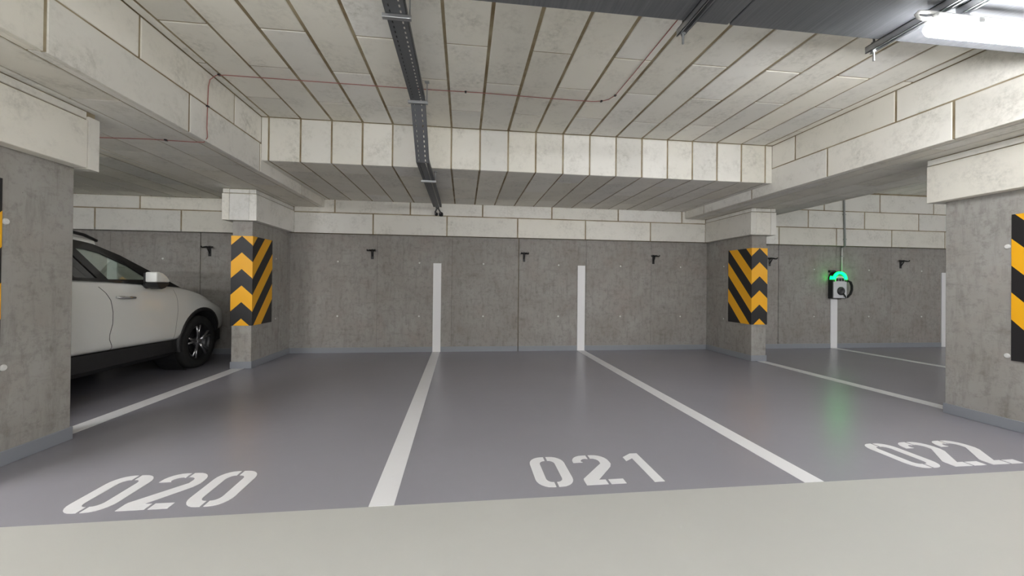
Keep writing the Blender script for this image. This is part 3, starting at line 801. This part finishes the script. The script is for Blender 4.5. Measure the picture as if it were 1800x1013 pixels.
    for sg in (1, -1):
        link('window_frame', panel_mesh([outer, wf_, wr_, wq_], -.02, .006, sg), 'car_gloss_black', o)
        link('front_side_window', panel_mesh([wf_], -.010, -.004, sg), 'glass_clear', o)
        link('rear_side_window', panel_mesh([wr_], -.010, -.004, sg), 'glass_privacy', o)
        link('quarter_window', panel_mesh([wq_], -.010, -.004, sg), 'glass_privacy', o)
    # roof skin follows the top of the window frames
    top = [(.10, 1.536), (-.1, 1.565), (-.35, 1.578), (-.8, 1.572), (-1.3, 1.525), (-1.75, 1.42)]
    V, F = [], []; us_ = [-1, -.992, -.975, -.90, -.7, -.4, 0, .4, .7, .90, .975, .992, 1]; nx = len(us_) - 1
    hs_ = [-.012, .012, .030, .046, .058, .066, .070, .066, .058, .046, .030, .012, -.012]
    for y, z in top:
        e = hwz(z) + .010
        for u, hh in zip(us_, hs_): V.append((u * e, y + .10 * (1 - u * u) * (1 if y > 0 else .2), z + hh))
    for r in range(len(top) - 1):
        for i in range(nx): F.append((r * (nx + 1) + i, r * (nx + 1) + i + 1, (r + 1) * (nx + 1) + i + 1, (r + 1) * (nx + 1) + i))
    link('roof', mesh(V, F, True), 'car_white', o)
    for sg in (1, -1):
        link('roof_rail', mesh(*tube([(sg * .672, .16, 1.575), (sg * .676, .02, 1.618), (sg * .678, -.2, 1.645), (sg * .675, -.8, 1.645), (sg * .66, -1.25, 1.585), (sg * .66, -1.35, 1.55)], .016, 8), True), 'car_black', o)
    def sheet(name, rows, mat):
        V, F = [], []; n = 10
        for y, z, e, by in rows:
            for i in range(n + 1):
                u = -1 + 2 * i / n; V.append((u * e, y + by * (1 - u * u), z + .02 * (1 - u * u)))
        for r in range(len(rows) - 1):
            for i in range(n): F.append((r * (n + 1) + i, r * (n + 1) + i + 1, (r + 1) * (n + 1) + i + 1, (r + 1) * (n + 1) + i))
        link(name, mesh(V, F, True), mat, o)
    sheet('windscreen', [(1.01, 1.095, .85, .22), (.78, 1.215, .80, .20), (.555, 1.337, .765, .17), (.34, 1.44, .73, .14), (.10, 1.535, .69, .10)], 'glass_clear')
    sheet('rear_window', [(-1.75, 1.42, .74, -.06), (-1.9, 1.30, .78, -.10), (-2.02, 1.17, .80, -.12)], 'glass_privacy')
    # cabin
    link('cabin_floor', mesh(*box((-.84, -1.7, 1.06), (.84, .9, 1.10))), 'interior_dark', o)
    for sx_ in (-.38, .38):
        for sy in (-.18, -1.0):
            st = link('seat', mesh(*box((sx_ - .24, sy - .16, 1.08), (sx_ + .24, sy - .02, 1.30), .04), True), 'interior_dark', o)
            link('headrest', mesh(*box((sx_ - .13, sy - .20, 1.33), (sx_ + .13, sy - .10, 1.47), .03), True), 'interior_dark', st)
    # --- seams
    def seam(name, pts, r=.0035):
        P = []
        for i in range(len(pts) - 1):
            for k in range(8):
                t = k / 8; y = pts[i][0] * (1 - t) + pts[i + 1][0] * t; z = pts[i][1] * (1 - t) + pts[i + 1][1] * t; P.append((sx(y, z, -.0012), y, z))
        y, z = pts[-1]; P.append((sx(y, z, -.0012), y, z))
        for sg in (1, -1): link(name, mesh(*tube([(sg * p[0], p[1], p[2]) for p in P], r, 6), True), 'car_black', o)
    seam('door_seam', [(-.09, 1.10), (-.035, 1.04), (.005, .964), (.022, .84), (.018, .726), (-.012, .62), (-.012, .572), (.054, .445)])
    seam('fender_seam', [(.93, 1.06), (.93, .80), (.90, .60), (.88, .45)], .0025)
    # --- handles
    for y0 in (.065, -1.02):
        for sg in (1, -1):
            X = sx(y0 + .1, .985)
            h = link('door_handle', mesh(*tube([(sg * (X + .002), y0, .992), (sg * (X + .030), y0 + .03, .992), (sg * (X + .034), y0 + .12, .987), (sg * (X + .028), y0 + .20, .982), (sg * (X + .002), y0 + .225, .980)], [.010, .014, .015, .014, .009], 8), True), 'chrome', o)
            link('handle_recess', mesh(*lathe([(sg * (X - .004), .001), (sg * (X + .002), .034), (sg * (X - .004), .040)], 16, 'x', (0, y0 + .115, .965)), True), 'car_white', h)
    # --- mirrors
    for sg in (1, -1):
        def rounded(poly, x0, x1, bev):
            bm = bmesh.new()
            f = bm.faces.new([bm.verts.new((x0, y, z)) for y, z in poly])
            r = bmesh.ops.extrude_face_region(bm, geom=[f])
            for q in r['geom']:
                if isinstance(q, bmesh.types.BMVert): q.co.x = x1
            bmesh.ops.recalc_face_normals(bm, faces=bm.faces)
            bmesh.ops.bevel(bm, geom=list(bm.edges), offset=bev, segments=3, affect='EDGES', profile=.5, clamp_overlap=True)
            me_ = bpy.data.meshes.new('m'); bm.to_mesh(me_); bm.free()
            for p in me_.polygons: p.use_smooth = True
            return me_
        cap = [(.400, 1.150), (.398, 1.262), (.450, 1.268), (.505, 1.255), (.560, 1.222), (.600, 1.180), (.612, 1.150)]
        mi = link('mirror', rounded([(y, z) for y, z in cap], sg * .955, sg * 1.075, .018), 'car_white', o)
        link('mirror_rim', mesh(*box((sg * .945, .394, 1.152), (sg * .965, .404, 1.254), .005)), 'car_black', mi)
        low = [(.405, 1.149), (.615, 1.149), (.600, 1.115), (.555, 1.085), (.500, 1.070), (.440, 1.095)]
        link('mirror_base', rounded(low, sg * .945, sg * 1.065, .012), 'car_black', mi)
        link('mirror_arm', mesh(*tube([(sg * .86, .50, 1.112), (sg * .96, .50, 1.115)], .036, 10), True), 'car_black', mi)
    # --- front details
    link('grille', mesh(*box((-.42, 2.235, .50), (.42, 2.275, .66), .01)), 'car_black', o)
    for sg in (1, -1):
        link('headlamp', mesh(*tube([(sg * .52, 2.17, .70), (sg * .66, 2.10, .73), (sg * .78, 1.95, .775)], [.04, .055, .03], 10), True), 'headlamp', o)
        link('tail_lamp', mesh(*box((sg * .66, -2.30, .92), (sg * .84, -2.20, 1.06), .02)), 'cable_red', o)
car()
